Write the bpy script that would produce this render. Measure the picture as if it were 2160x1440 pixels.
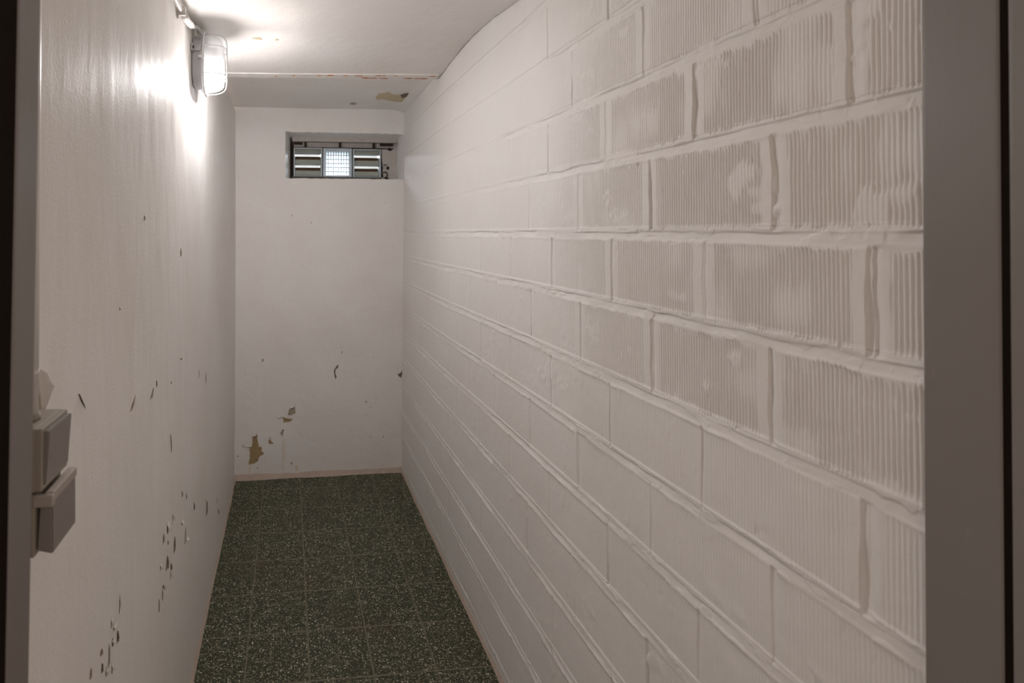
import bpy, bmesh, math, random
import numpy as np
from mathutils import Vector, Matrix

for o in list(bpy.data.objects):
    bpy.data.objects.remove(o)
S = bpy.context.scene
COL = S.collection
random.seed(4)

# ---------------------------------------------------------------- camera
# world: corridor runs along +Y, X to the right, Z up, metres. Camera stands in the doorway.
cd = bpy.data.cameras.new('camera')
cd.sensor_fit = 'HORIZONTAL'
cd.sensor_width = 36.0
cd.lens = 1089.29 * 36.0 / 2160.0
cd.shift_x = (1080 - 715.16) / 2160.0
cd.shift_y = -(720 - 475.91) / 2160.0
cd.clip_start = 0.01
cd.dof.use_dof = True
cd.dof.focus_distance = 1.35
cd.dof.aperture_fstop = 6.3
cam = bpy.data.objects.new('camera', cd)
COL.objects.link(cam)
cam.location = (0, 0, 1.3752)
cam.rotation_euler = (math.pi / 2 + 0.0128, 0, -0.098)
S.camera = cam

# ---------------------------------------------------------------- world, daylight, exposure
w = bpy.data.worlds.new('world')
S.world = w
w.use_nodes = True
bg = w.node_tree.nodes['Background']
bg.inputs['Color'].default_value = (1.0, 0.805, 0.69, 1)
bg.inputs['Strength'].default_value = 0.54

LAMP_POWER = 2260.0      # emission strength of the bulb in the bulkhead lamp
ld = bpy.data.lights.new('daylight', 'AREA')
ld.shape = 'RECTANGLE'
ld.size = 0.9
ld.size_y = 0.5
ld.energy = 62.0
ld.color = (0.80, 0.90, 1.0)
dl = bpy.data.objects.new('daylight', ld)
COL.objects.link(dl)
dl.location = (0.30, 3.75, 2.15)
dl.rotation_euler = Vector((0, -0.60, -0.40)).to_track_quat('-Z', 'Y').to_euler()

S.view_settings.view_transform = 'Standard'
S.view_settings.look = 'None'
S.view_settings.gamma = 1.0
S.view_settings.use_curve_mapping = False
S.view_settings.exposure = 0.0


# ---------------------------------------------------------------- helpers
def tag(o, label=None, cat=None, group=None, kind=None):
    if label: o['label'] = label
    if cat: o['category'] = cat
    if group: o['group'] = group
    if kind: o['kind'] = kind
    return o


def empty(name, loc=(0, 0, 0)):
    o = bpy.data.objects.new(name, None)
    o.empty_display_size = 0.05
    COL.objects.link(o)
    o.location = loc
    return o


def link_mesh(name, me, mat, parent=None, smooth=False):
    if mat: me.materials.append(mat)
    if smooth:
        me.polygons.foreach_set('use_smooth', [True] * len(me.polygons))
    o = bpy.data.objects.new(name, me)
    COL.objects.link(o)
    if parent is not None:
        o.parent = parent
        o.matrix_parent_inverse = Matrix.Translation(-Vector(parent.location))
    return o


def obj_bm(name, bm, mat, parent=None, smooth=False):
    bmesh.ops.recalc_face_normals(bm, faces=bm.faces)
    me = bpy.data.meshes.new(name)
    bm.to_mesh(me)
    bm.free()
    return link_mesh(name, me, mat, parent, smooth)


def grid_mesh(name, P, mat, parent=None, drop=None, smooth=True, flip=False):
    """P: (n, m, 3) array of points -> quad grid; drop: (n-1, m-1) bool mask of faces left out."""
    n, m = P.shape[:2]
    idx = np.arange(n * m).reshape(n, m)
    q = np.stack([idx[:-1, :-1], idx[1:, :-1], idx[1:, 1:], idx[:-1, 1:]], -1)
    q = q[~drop] if drop is not None else q.reshape(-1, 4)
    if flip: q = q[:, ::-1]
    me = bpy.data.meshes.new(name)
    me.vertices.add(n * m)
    me.vertices.foreach_set('co', np.ascontiguousarray(P, dtype=np.float32).ravel())
    me.loops.add(q.size)
    me.loops.foreach_set('vertex_index', np.ascontiguousarray(q, dtype=np.int32).ravel())
    me.polygons.add(len(q))
    me.polygons.foreach_set('loop_start', np.arange(0, q.size, 4, dtype=np.int32))
    me.update(calc_edges=True)
    me.validate()
    return link_mesh(name, me, mat, parent, smooth)


def add_box(bm, lo, hi, bevel=0.0, seg=2):
    r = bmesh.ops.create_cube(bm, size=1.0)
    vs = r['verts']
    lo, hi = Vector(lo), Vector(hi)
    for v in vs:
        v.co = Vector(((lo[i] + hi[i]) / 2 + v.co[i] * (hi[i] - lo[i]) for i in range(3)))
    if bevel > 0:
        es = list({e for v in vs for e in v.link_edges})
        bmesh.ops.bevel(bm, geom=es, offset=bevel, segments=seg, affect='EDGES', profile=0.7)


def box(name, lo, hi, mat, parent=None, bevel=0.0, seg=2):
    bm = bmesh.new()
    add_box(bm, lo, hi, bevel, seg)
    return obj_bm(name, bm, mat, parent)


def add_tube(bm, pts, r, n=12, closed=False, caps=True):
    pts = [Vector(p) for p in pts]
    N = len(pts)
    rings = []
    t0 = None
    up = None
    for i, p in enumerate(pts):
        if closed:
            t = (pts[(i + 1) % N] - pts[i - 1]).normalized()
        else:
            t = (pts[min(i + 1, N - 1)] - pts[max(i - 1, 0)]).normalized()
        if up is None:
            a = Vector((0, 0, 1)) if abs(t.z) < 0.9 else Vector((1, 0, 0))
            up = (a - t * a.dot(t)).normalized()
        else:
            up = (up - t * up.dot(t)).normalized()
        s = t.cross(up)
        rr = r[i] if isinstance(r, (list, tuple)) else r
        rings.append([bm.verts.new(p + (up * math.cos(2 * math.pi * k / n) + s * math.sin(2 * math.pi * k / n)) * rr) for k in range(n)])
    M = N if closed else N - 1
    for i in range(M):
        a, b = rings[i], rings[(i + 1) % N]
        for k in range(n):
            bm.faces.new((a[k], a[(k + 1) % n], b[(k + 1) % n], b[k]))
    if caps and not closed:
        bm.faces.new(rings[0])
        bm.faces.new(rings[-1])


def tube(name, pts, r, mat, parent=None, n=12, closed=False):
    bm = bmesh.new()
    add_tube(bm, pts, r, n, closed)
    return obj_bm(name, bm, mat, parent, smooth=True)


def spline(pts, k=8):
    """Catmull-Rom through pts."""
    pts = [Vector(p) for p in pts]
    out = []
    for i in range(len(pts) - 1):
        p0, p1, p2, p3 = pts[max(i - 1, 0)], pts[i], pts[i + 1], pts[min(i + 2, len(pts) - 1)]
        for j in range(k):
            t = j / k
            out.append(0.5 * ((2 * p1) + (p2 - p0) * t + (2 * p0 - 5 * p1 + 4 * p2 - p3) * t * t + (3 * p1 - p0 - 3 * p2 + p3) * t ** 3))
    out.append(pts[-1])
    return out


def vnoise(u, v, su, sv, seed):
    """smooth value noise in [-1, 1]; su, sv = feature size along u and v."""
    rng = np.random.default_rng(seed)
    T = rng.uniform(-1, 1, (257, 257))
    a = np.asarray(u) / su + 40.37
    b = np.asarray(v) / sv + 40.71
    a, b = np.broadcast_arrays(a, b)
    i = np.floor(a).astype(int)
    j = np.floor(b).astype(int)
    f = a - i
    g = b - j
    f = f * f * (3 - 2 * f)
    g = g * g * (3 - 2 * g)
    i %= 256
    j %= 256
    return (T[i, j] * (1 - f) + T[i + 1, j] * f) * (1 - g) + (T[i, j + 1] * (1 - f) + T[i + 1, j + 1] * f) * g


def sstep(a, b, x):
    t = np.clip((x - a) / (b - a), 0, 1)
    return t * t * (3 - 2 * t)


# ---------------------------------------------------------------- materials
def mat_new(name):
    m = bpy.data.materials.new(name)
    m.use_nodes = True
    nt = m.node_tree
    return m, nt, nt.nodes['Principled BSDF']


def nd(nt, t, **kw):
    n = nt.nodes.new(t)
    for k, v in kw.items():
        if k in n.inputs: n.inputs[k].default_value = v
        else: setattr(n, k, v)
    return n


def coords(nt, scale=(1, 1, 1)):
    tc = nd(nt, 'ShaderNodeTexCoord')
    mp = nd(nt, 'ShaderNodeMapping')
    mp.inputs['Scale'].default_value = scale
    nt.links.new(tc.outputs['Object'], mp.inputs['Vector'])
    return mp.outputs['Vector']


def ramp(nt, fac, stops):
    r = nd(nt, 'ShaderNodeValToRGB')
    el = r.color_ramp.elements
    while len(el) < len(stops): el.new(0.5)
    for e, (p, c) in zip(el, stops):
        e.position = p
        e.color = (c, c, c, 1) if isinstance(c, (int, float)) else (*c, 1)
    nt.links.new(fac, r.inputs['Fac'])
    return r.outputs['Color']


def mix(nt, fac, a, b):
    m = nd(nt, 'ShaderNodeMix', data_type='RGBA')
    for s, v in ((0, fac), (6, a), (7, b)):
        if hasattr(v, 'links'): nt.links.new(v, m.inputs[s])
        elif s == 0: m.inputs[s].default_value = v
        else: m.inputs[s].default_value = (*v, 1)
    return m.outputs[2]


def noise(nt, vec, scale, detail=4, rough=0.55):
    n = nd(nt, 'ShaderNodeTexNoise')
    n.inputs['Scale'].default_value = scale
    n.inputs['Detail'].default_value = detail
    n.inputs['Roughness'].default_value = rough
    nt.links.new(vec, n.inputs['Vector'])
    return n.outputs['Fac']


def bump(nt, bsdf, heights, strength=1.0):
    """heights: list of (socket, distance in metres)"""
    prev = None
    for h, d in heights:
        b = nd(nt, 'ShaderNodeBump')
        b.inputs['Strength'].default_value = strength
        b.inputs['Distance'].default_value = d
        nt.links.new(h, b.inputs['Height'])
        if prev is not None: nt.links.new(prev, b.inputs['Normal'])
        prev = b.outputs['Normal']
    nt.links.new(prev, bsdf.inputs['Normal'])


WHITE = (0.905, 0.884, 0.866)


def paint(name, col=WHITE, rough=0.5, streak=(6, 6, 1.2), streak_d=0.0006, fine_d=0.0003, dirt=0.06, spec=0.5):
    """old wall paint: faint patchy tone, brush streaks and fine grain"""
    m, nt, b = mat_new(name)
    v = coords(nt)
    vs = coords(nt, streak)
    big = noise(nt, v, 1.7, 5, 0.6)
    dark = tuple(c * (1 - dirt) * f for c, f in zip(col, (1.0, 0.985, 0.96)))
    c = mix(nt, ramp(nt, big, [(0.35, 0.0), (0.65, 1.0)]), dark, col)
    sp = ramp(nt, noise(nt, v, 60, 3, 0.6), [(0.70, 0.0), (0.80, 1.0)])
    mm = nd(nt, 'ShaderNodeMath', operation='MULTIPLY')
    nt.links.new(sp, mm.inputs[0])
    mm.inputs[1].default_value = dirt * 2.0
    c = mix(nt, mm.outputs[0], c, (0.40, 0.35, 0.29))
    sc = ramp(nt, noise(nt, coords(nt, (1, 1, 0.16)), 95, 2, 0.5), [(0.71, 0.0), (0.77, 1.0)])
    sm = nd(nt, 'ShaderNodeMath', operation='MULTIPLY')
    nt.links.new(sc, sm.inputs[0])
    sm.inputs[1].default_value = dirt * 2.6
    c = mix(nt, sm.outputs[0], c, (0.42, 0.38, 0.33))
    nt.links.new(c, b.inputs['Base Color'])
    rr = noise(nt, vs, 9, 4, 0.6)
    ro = nd(nt, 'ShaderNodeMapRange')
    ro.inputs['To Min'].default_value = rough - 0.10
    ro.inputs['To Max'].default_value = rough + 0.10
    nt.links.new(rr, ro.inputs['Value'])
    nt.links.new(ro.outputs['Result'], b.inputs['Roughness'])
    b.inputs['Specular IOR Level'].default_value = spec
    bump(nt, b, [(noise(nt, vs, 14, 5, 0.6), streak_d), (noise(nt, v, 160, 3, 0.6), fine_d)])
    return m


def plain(name, col, rough=0.5, metal=0.0, var=0.08, scale=25, bd=0.0, spec=0.5):
    m, nt, b = mat_new(name)
    v = coords(nt)
    n = noise(nt, v, scale, 4)
    c = mix(nt, n, tuple(x * (1 - var) for x in col), tuple(min(1, x * (1 + var)) for x in col))
    nt.links.new(c, b.inputs['Base Color'])
    b.inputs['Roughness'].default_value = rough
    b.inputs['Metallic'].default_value = metal
    b.inputs['Specular IOR Level'].default_value = spec
    if bd > 0: bump(nt, b, [(noise(nt, v, scale * 6, 4), bd)])
    return m


M = {}
M['wall_left'] = paint('gloss_paint', rough=0.52, streak=(5, 5, 0.9), streak_d=0.0005, fine_d=0.0004, dirt=0.05, spec=0.05)
M['wall_back'] = paint('matt_paint_back', rough=0.6, streak=(3, 3, 3), streak_d=0.0012, fine_d=0.0003, dirt=0.07)
M['wall_right'] = paint('matt_paint_block', col=(0.858, 0.836, 0.816), rough=0.6, streak=(4, 4, 4), streak_d=0.0005, fine_d=0.0003, dirt=0.04)
M['ceiling'] = paint('ceiling_paint', col=(0.865, 0.842, 0.82), rough=0.65, streak=(2, 2, 2), streak_d=0.002, fine_d=0.0003, dirt=0.05)
M['frame'] = paint('grey_frame_paint', col=(0.225, 0.205, 0.193), rough=0.42, streak=(9, 9, 0.7), streak_d=0.0002, fine_d=0.0001, dirt=0.05)
M['seal'] = plain('dark_rubber', (0.011, 0.007, 0.004), 0.9, spec=0.1)
M['plaster_brown'] = plain('bare_plaster_brown', (0.40, 0.30, 0.155), 0.9, scale=40, bd=0.001, var=0.2)
M['plaster_grey'] = plain('bare_plaster_grey', (0.43, 0.37, 0.29), 0.9, scale=60, bd=0.001, var=0.2)
M['plaster_olive'] = plain('bare_plaster_olive', (0.62, 0.53, 0.35), 0.9, scale=30, bd=0.0006)
M['plaster_dark'] = plain('dark_crack', (0.17, 0.14, 0.105), 0.9, var=0.3)
M['rust'] = plain('rust', (0.46, 0.17, 0.06), 0.9, scale=200, bd=0.0008, var=0.45)
M['flake'] = plain('flake_paint', (0.70, 0.65, 0.60), 0.5, scale=60)
M['fillet'] = plain('bare_cement_fillet', (0.50, 0.405, 0.335), 0.9, scale=25, bd=0.0015, var=0.16)
M['lamp_grey'] = plain('lamp_grey_plastic', (0.52, 0.53, 0.55), 0.45, var=0.03)
M['wire'] = plain('white_enamelled_wire', (0.78, 0.78, 0.78), 0.3, var=0.03)
M['cable'] = plain('cable_white', (0.74, 0.71, 0.68), 0.4, var=0.05)
M['switch'] = plain('switch_housing_plastic', (0.34, 0.30, 0.245), 0.45, var=0.04)
M['switch_face_shaded'] = plain('shaded_cover_plastic', (0.27, 0.247, 0.225), 0.40, var=0.04)  # cover tone darkened for shade, its face turned from the lamp
M['switch_light'] = plain('switch_hinge_plastic', (0.42, 0.375, 0.33), 0.4, var=0.04)
M['concrete'] = plain('window_mortar', (0.55, 0.51, 0.47), 0.9, scale=30, bd=0.003, var=0.15)
M['iron'] = plain('rusty_iron', (0.035, 0.022, 0.015), 0.85, scale=60, bd=0.001, var=0.5)
M['joint'] = plain('dirty_mortar_joint', (0.16, 0.14, 0.115), 0.9, scale=40, var=0.4)
M['vent_backing'] = plain('brown_rear_plate', (0.10, 0.055, 0.03), 0.85, scale=20, var=0.4)
M['render'] = plain('exterior_render', (0.5, 0.5, 0.48), 0.9, scale=12, var=0.2)


def glassy(name, col, trans, rough, ribs=None):
    """cast pressed glass: lets light through diffusely and shines"""
    m = bpy.data.materials.new(name)
    m.use_nodes = True
    nt = m.node_tree
    nt.nodes.clear()
    out = nd(nt, 'ShaderNodeOutputMaterial')
    d = nd(nt, 'ShaderNodeBsdfDiffuse')
    t = nd(nt, 'ShaderNodeBsdfTranslucent')
    v = coords(nt)
    c = mix(nt, noise(nt, v, 60, 3), tuple(x * 0.85 for x in col), col)
    nt.links.new(c, d.inputs['Color'])
    nt.links.new(c, t.inputs['Color'])
    mx = nd(nt, 'ShaderNodeMixShader')
    mx.inputs[0].default_value = trans
    nt.links.new(d.outputs[0], mx.inputs[1])
    nt.links.new(t.outputs[0], mx.inputs[2])
    g = nd(nt, 'ShaderNodeBsdfGlossy')
    g.inputs['Roughness'].default_value = rough
    fr = nd(nt, 'ShaderNodeFresnel')
    mx2 = nd(nt, 'ShaderNodeMixShader')
    nt.links.new(fr.outputs[0], mx2.inputs[0])
    nt.links.new(mx.outputs[0], mx2.inputs[1])
    nt.links.new(g.outputs[0], mx2.inputs[2])
    nt.links.new(mx2.outputs[0], out.inputs['Surface'])
    return m


M['glass_rim'] = glassy('pale_glass_rim', (0.86, 0.93, 0.97), 0.45, 0.12)
M['glass_grid'] = glassy('pressed_glass_grid', (0.86, 0.92, 0.95), 0.72, 0.12)
M['glass_slat'] = glassy('greenish_glass_slat', (0.72, 0.76, 0.66), 0.30, 0.15)
M['glass_edge'] = glassy('bright_glass_edge', (0.85, 0.92, 0.96), 0.5, 0.1)


def lamp_glass():
    m = bpy.data.materials.new('lamp_cover_glass')
    m.use_nodes = True
    nt = m.node_tree
    nt.nodes.clear()
    out = nd(nt, 'ShaderNodeOutputMaterial')
    tr = nd(nt, 'ShaderNodeBsdfTransparent')
    tl = nd(nt, 'ShaderNodeBsdfTranslucent')
    df = nd(nt, 'ShaderNodeBsdfDiffuse')
    gl = nd(nt, 'ShaderNodeBsdfGlossy')
    gl.inputs['Roughness'].default_value = 0.12
    for s in (tl, df): s.inputs['Color'].default_value = (0.95, 0.96, 0.97, 1)
    m1 = nd(nt, 'ShaderNodeMixShader')
    m1.inputs[0].default_value = 0.5
    nt.links.new(tl.outputs[0], m1.inputs[1])
    nt.links.new(df.outputs[0], m1.inputs[2])
    m2 = nd(nt, 'ShaderNodeMixShader')
    m2.inputs[0].default_value = 0.38
    nt.links.new(tr.outputs[0], m2.inputs[1])
    nt.links.new(m1.outputs[0], m2.inputs[2])
    m3 = nd(nt, 'ShaderNodeMixShader')
    m3.inputs[0].default_value = 0.07
    nt.links.new(m2.outputs[0], m3.inputs[1])
    nt.links.new(gl.outputs[0], m3.inputs[2])
    nt.links.new(m3.outputs[0], out.inputs['Surface'])
    return m


M['lamp_glass'] = lamp_glass()
mb = bpy.data.materials.new('lit_bulb')
mb.use_nodes = True
nb = mb.node_tree.nodes['Principled BSDF']
nb.inputs['Base Color'].default_value = (1, 1, 1, 1)
nb.inputs['Emission Color'].default_value = (1.0, 0.958, 0.955, 1)
nb.inputs['Emission Strength'].default_value = LAMP_POWER
M['bulb'] = mb


def floor_material():
    m, nt, b = mat_new('terrazzo_tiles')
    v = coords(nt)
    sep = nd(nt, 'ShaderNodeSeparateXYZ')
    nt.links.new(v, sep.inputs[0])

    def math_(op, a, bb=None, c=None):
        n = nd(nt, 'ShaderNodeMath', operation=op)
        for k, x in enumerate((a, bb, c)):
            if x is None: continue
            if hasattr(x, 'links'): nt.links.new(x, n.inputs[k])
            else: n.inputs[k].default_value = x
        return n.outputs[0]

    wob = noise(nt, v, 14, 2)
    wob = math_('MULTIPLY', math_('SUBTRACT', wob, 0.5), 0.012)
    lines, cells = [], []
    for ax, off in ((0, -0.3324), (1, 2.8018)):
        t = math_('ADD', math_('DIVIDE', math_('SUBTRACT', sep.outputs[ax], off - 10.0), 0.2), wob)
        fr = math_('FRACT', t)
        cells.append(math_('FLOOR', t))
        d = math_('MINIMUM', fr, math_('SUBTRACT', 1.0, fr))
        lines.append(d)
    dmin = math_('MINIMUM', lines[0], lines[1])
    grout = ramp(nt, dmin, [(0.0095, 1.0), (0.0170, 0.0)])
    cv = nd(nt, 'ShaderNodeCombineXYZ')
    nt.links.new(cells[0], cv.inputs[0])
    nt.links.new(cells[1], cv.inputs[1])
    wn = nd(nt, 'ShaderNodeTexWhiteNoise')
    nt.links.new(cv.outputs[0], wn.inputs['Vector'])
    base = mix(nt, wn.outputs['Value'], (0.024, 0.033, 0.018), (0.042, 0.041, 0.022))
    base = mix(nt, noise(nt, v, 70, 4), base, (0.052, 0.058, 0.034))
    # marble chips in three sizes, each chip its own tone
    for sc, th, sel, colr in ((118, 0.28, 0.52, [(0.0, (0.10, 0.14, 0.09)), (0.35, (0.22, 0.22, 0.12)), (0.6, (0.36, 0.34, 0.25)), (1.0, (0.72, 0.70, 0.57))]),
                              (200, 0.30, 0.45, [(0.0, (0.05, 0.10, 0.07)), (0.4, (0.24, 0.23, 0.12)), (1.0, (0.60, 0.58, 0.46))]),
                              (340, 0.33, 0.50, [(0.0, (0.018, 0.016, 0.009)), (0.5, (0.03, 0.03, 0.016)), (0.52, (0.2, 0.19, 0.12)), (1.0, (0.36, 0.34, 0.25))])):
        vo = nd(nt, 'ShaderNodeTexVoronoi')
        vo.inputs['Scale'].default_value = sc
        wv = nd(nt, 'ShaderNodeTexNoise')
        wv.inputs['Scale'].default_value = sc * 2.2
        nt.links.new(v, wv.inputs['Vector'])
        vm = nd(nt, 'ShaderNodeVectorMath', operation='MULTIPLY_ADD')
        vm.inputs[1].default_value = (0.7 / sc,) * 3
        nt.links.new(wv.outputs['Color'], vm.inputs[0])
        nt.links.new(v, vm.inputs[2])
        nt.links.new(vm.outputs[0], vo.inputs['Vector'])
        cs = nd(nt, 'ShaderNodeSeparateColor')
        nt.links.new(vo.outputs['Color'], cs.inputs[0])
        inside = ramp(nt, vo.outputs['Distance'], [(th, 1.0), (th + 0.14, 0.0)])
        pick = math_('GREATER_THAN', cs.outputs[0], sel)
        base = mix(nt, math_('MULTIPLY', inside, pick), base, ramp(nt, cs.outputs[1], colr))
    # rubbed paint and dust smears of their own shape
    sm = ramp(nt, noise(nt, v, 5.0, 6, 0.7), [(0.66, 0.0), (0.78, 0.35)])
    base = mix(nt, sm, base, (0.26, 0.26, 0.24))
    br = ramp(nt, noise(nt, v, 3.1, 4, 0.6), [(0.52, 0.0), (0.72, 0.45)])
    base = mix(nt, br, base, (0.075, 0.058, 0.036))
    gl = math_('MULTIPLY', grout, ramp(nt, noise(nt, v, 9, 4), [(0.30, 0.45), (0.55, 0.95)]))
    col = mix(nt, gl, base, (0.185, 0.168, 0.115))
    nt.links.new(col, b.inputs['Base Color'])
    b.inputs['Roughness'].default_value = 0.55
    b.inputs['Specular IOR Level'].default_value = 0.3
    inv = math_('SUBTRACT', 1.0, grout)
    bump(nt, b, [(inv, 0.0008), (noise(nt, v, 120, 3), 0.0003)])
    return m


M['floor'] = floor_material()

# ---------------------------------------------------------------- large structure
XL, XR, YB = -0.295, 0.652, 2.945
Y0 = 0.43
fl = box('floor', (-1.2, -1.0, -0.10), (1.6, 3.05, 0.0), M['floor'])
tag(fl, 'dark green speckled terrazzo tile floor with thin pale joints', 'floor', kind='structure')


def left_x(y, z):
    return XL + 0.0022 * vnoise(y, z, 0.33, 0.41, 11) + 0.0007 * vnoise(y, z, 0.05, 0.16, 12) + 0.0003 * vnoise(y, z, 0.018, 0.06, 13)


ys = np.arange(Y0, 2.99, 0.008)
zs = np.arange(-0.01, 2.06, 0.008)
Yg, Zg = np.meshgrid(ys, zs, indexing='ij')
wall_left = grid_mesh('wall_left', np.stack([left_x(Yg, Zg), Yg, Zg], -1), M['wall_left'])
tag(wall_left, 'left wall in glossy off white paint, flaking near the floor', 'wall', kind='structure')

# --- right wall: painted ribbed hollow blocks, real relief
ZJ = [0.05, 0.195, 0.338, 0.485, 0.643, 0.786, 0.932, 1.079, 1.228, 1.3695, 1.517, 1.657, 1.803, 1.95, 2.10]
MEAS = {13: [0.523, 0.758, 0.993, 1.239], 12: [0.658, 0.888], 11: [0.536, 0.769, 1.002, 1.242], 10: [0.632, 0.873, 1.105],
        9: [0.518, 0.752, 0.986, 1.225], 8: [0.641, 0.871, 1.101, 1.337], 7: [0.527, 0.759, 0.995, 1.233],
        6: [0.641, 0.877, 1.115], 5: [0.535, 0.769, 1.008, 1.243], 4: [0.655, 0.892, 1.13]}
RIBS = {13: 0.55, 12: 0.75, 11: 1.0, 10: 1.0, 9: 1.0, 8: 0.95, 7: 0.42, 6: 0.30, 5: 0.22, 4: 0.15}
ROWPHASE = lambda k: 0.53 if k % 2 else 0.645


def right_base(y, z):
    return XR + 0.020 * sstep(2.0, 2.95, y) * np.clip(z / 2.0, 0, 1)


def right_wall():
    ys = np.concatenate([np.arange(Y0, 0.85, 0.00085), np.arange(0.85, 1.35, 0.0012), np.arange(1.35, 2.98, 0.0040)])
    zs = []
    lo = -0.01
    for zj in ZJ:
        zs += list(np.arange(lo, zj - 0.016, 0.0052)) + list(np.arange(zj - 0.016, zj + 0.014, 0.0015))
        lo = zj + 0.014
    zs = np.array(sorted(z for z in zs if z < 2.115))
    y, z = np.meshgrid(ys, zs, indexing='ij')
    rng = np.random.default_rng(8)
    d = np.zeros_like(y)        # relief towards the room, metres
    # wavy courses
    zw = z + 0.0025 * vnoise(y, z * 0, 0.21, 1, 21) + 0.0012 * vnoise(y, z, 0.03, 0.15, 22)
    k = np.searchsorted(np.array(ZJ), zw)
    far = 1.0 - 0.45 * sstep(1.3, 2.4, y)
    for kk in range(len(ZJ) + 1):
        msk = k == kk
        if not msk.any(): continue
        yy, zz, zr = y[msk], z[msk], zw[msk]
        js = list(MEAS.get(kk, []))
        nxt = (js[-1] if js else ROWPHASE(kk) - 0.2355) + 0.2355
        while nxt < 3.0:
            js.append(nxt + rng.uniform(-0.006, 0.006))
            nxt += 0.2355
        js = [js[0] - 0.235] + js
        J = np.array(js)
        yn = yy + 0.0013 * vnoise(yy, zz, 1, 0.035, 30 + kk) + 0.0006 * vnoise(yy, zz, 1, 0.012, 60 + kk)
        b = np.clip(np.searchsorted(J, yn), 1, len(J) - 1)
        off = rng.uniform(-0.0010, 0.0010, len(J))
        tl = rng.uniform(-0.008, 0.008, len(J))
        dd = off[b] + tl[b] * (yn - (J[b] + J[b - 1]) / 2)
        # ribs
        lo_, hi_ = J[b - 1] + 0.019, J[b] - 0.016
        inside = sstep(0, 0.002, yn - lo_) * sstep(0, 0.002, hi_ - yn)
        zlo = ZJ[kk - 1] if kk > 0 else -0.1
        zhi = ZJ[kk] if kk < len(ZJ) else 2.3
        ed = 0.010 + 0.006 * vnoise(yy, zz * 0, 0.013, 1, 90 + kk) + 0.004 * vnoise(yy, zz * 0, 0.005, 1, 91 + kk)
        vert = sstep(0, 0.006, zr - zlo - ed) * sstep(0, 0.006, zhi - zr - ed)
        ph = (yy - lo_) / 0.00525 + 0.07 * vnoise(yy, zz, 0.006, 0.03, 140 + kk) + 0.05 * vnoise(yy, zz, 0.004, 0.10, 141 + kk)
        groove = (0.5 + 0.5 * np.cos(2 * np.pi * ph)) ** 2.0
        fill = sstep(-0.75, -0.05, vnoise(yy, zz, 0.07, 0.06, 170 + kk) * 0.8 + 0.25 * vnoise(yy, zz, 0.012, 0.05, 171 + kk))
        amp = RIBS.get(kk, 0.15) * (1 - sstep(1.0, 1.36, yy)) * (0.35 + 0.65 * fill)
        dd = dd - 0.0019 * groove * inside * vert * amp
        # upright joints: sharp edge at the far block, sloping out to the near block
        str_ = rng.uniform(0.35, 0.8, len(J))
        wid = rng.uniform(0.005, 0.009, len(J))
        for q, yj in enumerate(js):
            if (kk, round(yj, 3)) in ((10, 0.632), (9, 0.518), (7, 0.527), (11, 0.536)): str_[q], wid[q] = 1.15, 0.0115
            if (kk, round(yj, 3)) in ((8, 0.641), (11, 0.769), (10, 0.873), (12, 0.658)): str_[q], wid[q] = 0.95, 0.008
            if (kk, round(yj, 3)) in ((9, 0.752),): str_[q] = 0.25
        for q, yj in enumerate(js):
            t = yn - yj
            near = np.abs(t) < 0.03
            if not near.any(): continue
            tn = t[near]
            wv = wid[q] * (1.0 + 0.35 * vnoise(zz[near] * 0, zz[near], 1, 0.045, 200 + kk * 20 + q))
            dep = str_[q] * (0.72 + 0.5 * vnoise(zz[near] * 0, zz[near], 1, 0.06, 201 + kk * 20 + q)).clip(0.1, 1.3)
            prof = (1 - sstep(wv * 0.45, wv * 0.45 + 0.0012, tn)) * sstep(-wv, wv * 0.25, tn)
            zl = sstep(0.004, 0.010, zr[near] - zlo) * sstep(0.004, 0.012, zhi - zr[near])
            dd[near] -= 0.0058 * prof * dep * zl
        d[msk] = dd
    # bed joints: shadow gap under the upper block, mortar sloping out to a lip on the lower block
    for q, zj in enumerate(ZJ):
        s = zw - zj
        near = np.abs(s) < 0.022
        sn, yn, zn = s[near], y[near], z[near]
        a = (0.55 + 0.8 * vnoise(yn, zn * 0, 0.10, 1, 300 + q) + 0.45 * vnoise(yn, zn * 0, 0.022, 1, 301 + q)).clip(0.08, 1.25)
        w2 = 0.0055 + 0.002 * vnoise(yn, zn * 0, 0.06, 1, 330 + q)
        gap = (1 - sstep(w2, w2 + 0.0014, sn)) * sstep(-0.0125, w2, sn)
        lip = np.exp(-((sn + 0.0105) / 0.0035) ** 2) * (0.5 + 0.6 * vnoise(yn, zn * 0, 0.07, 1, 360 + q)).clip(0, 1.2)
        blk = d[near]
        keep = sstep(0.006, 0.012, np.abs(sn))
        d[near] = blk * keep - 0.0042 * gap * a + (0.0009 + 0.0013 * (zj < 1.2)) * lip
    # mortar squeezed out beside the joints, smeared over the ribs here and there
    zj_ = np.array(ZJ)
    dist = np.min(np.abs(zw[..., None] - zj_[None, None, :]), axis=-1) if zw.size < 3e5 else np.minimum.reduce([np.abs(zw - q) for q in ZJ])
    lump = sstep(0.45, 0.62, vnoise(y, z, 0.040, 0.016, 420) + 0.35 * vnoise(y, z, 0.012, 0.009, 421))
    d += 0.0009 * lump * (1 - sstep(0.010, 0.022, dist))
    smear = sstep(0.74, 0.86, vnoise(y, z, 0.060, 0.045, 422) + 0.30 * vnoise(y, z, 0.014, 0.012, 423))
    d = d * (1 - 0.7 * smear) + 0.0006 * smear
    nick = sstep(0.80, 0.90, vnoise(y, z, 0.016, 0.011, 424)) * sstep(0.2, 0.5, vnoise(y, z, 0.15, 0.12, 425))
    d -= 0.0014 * nick
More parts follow.
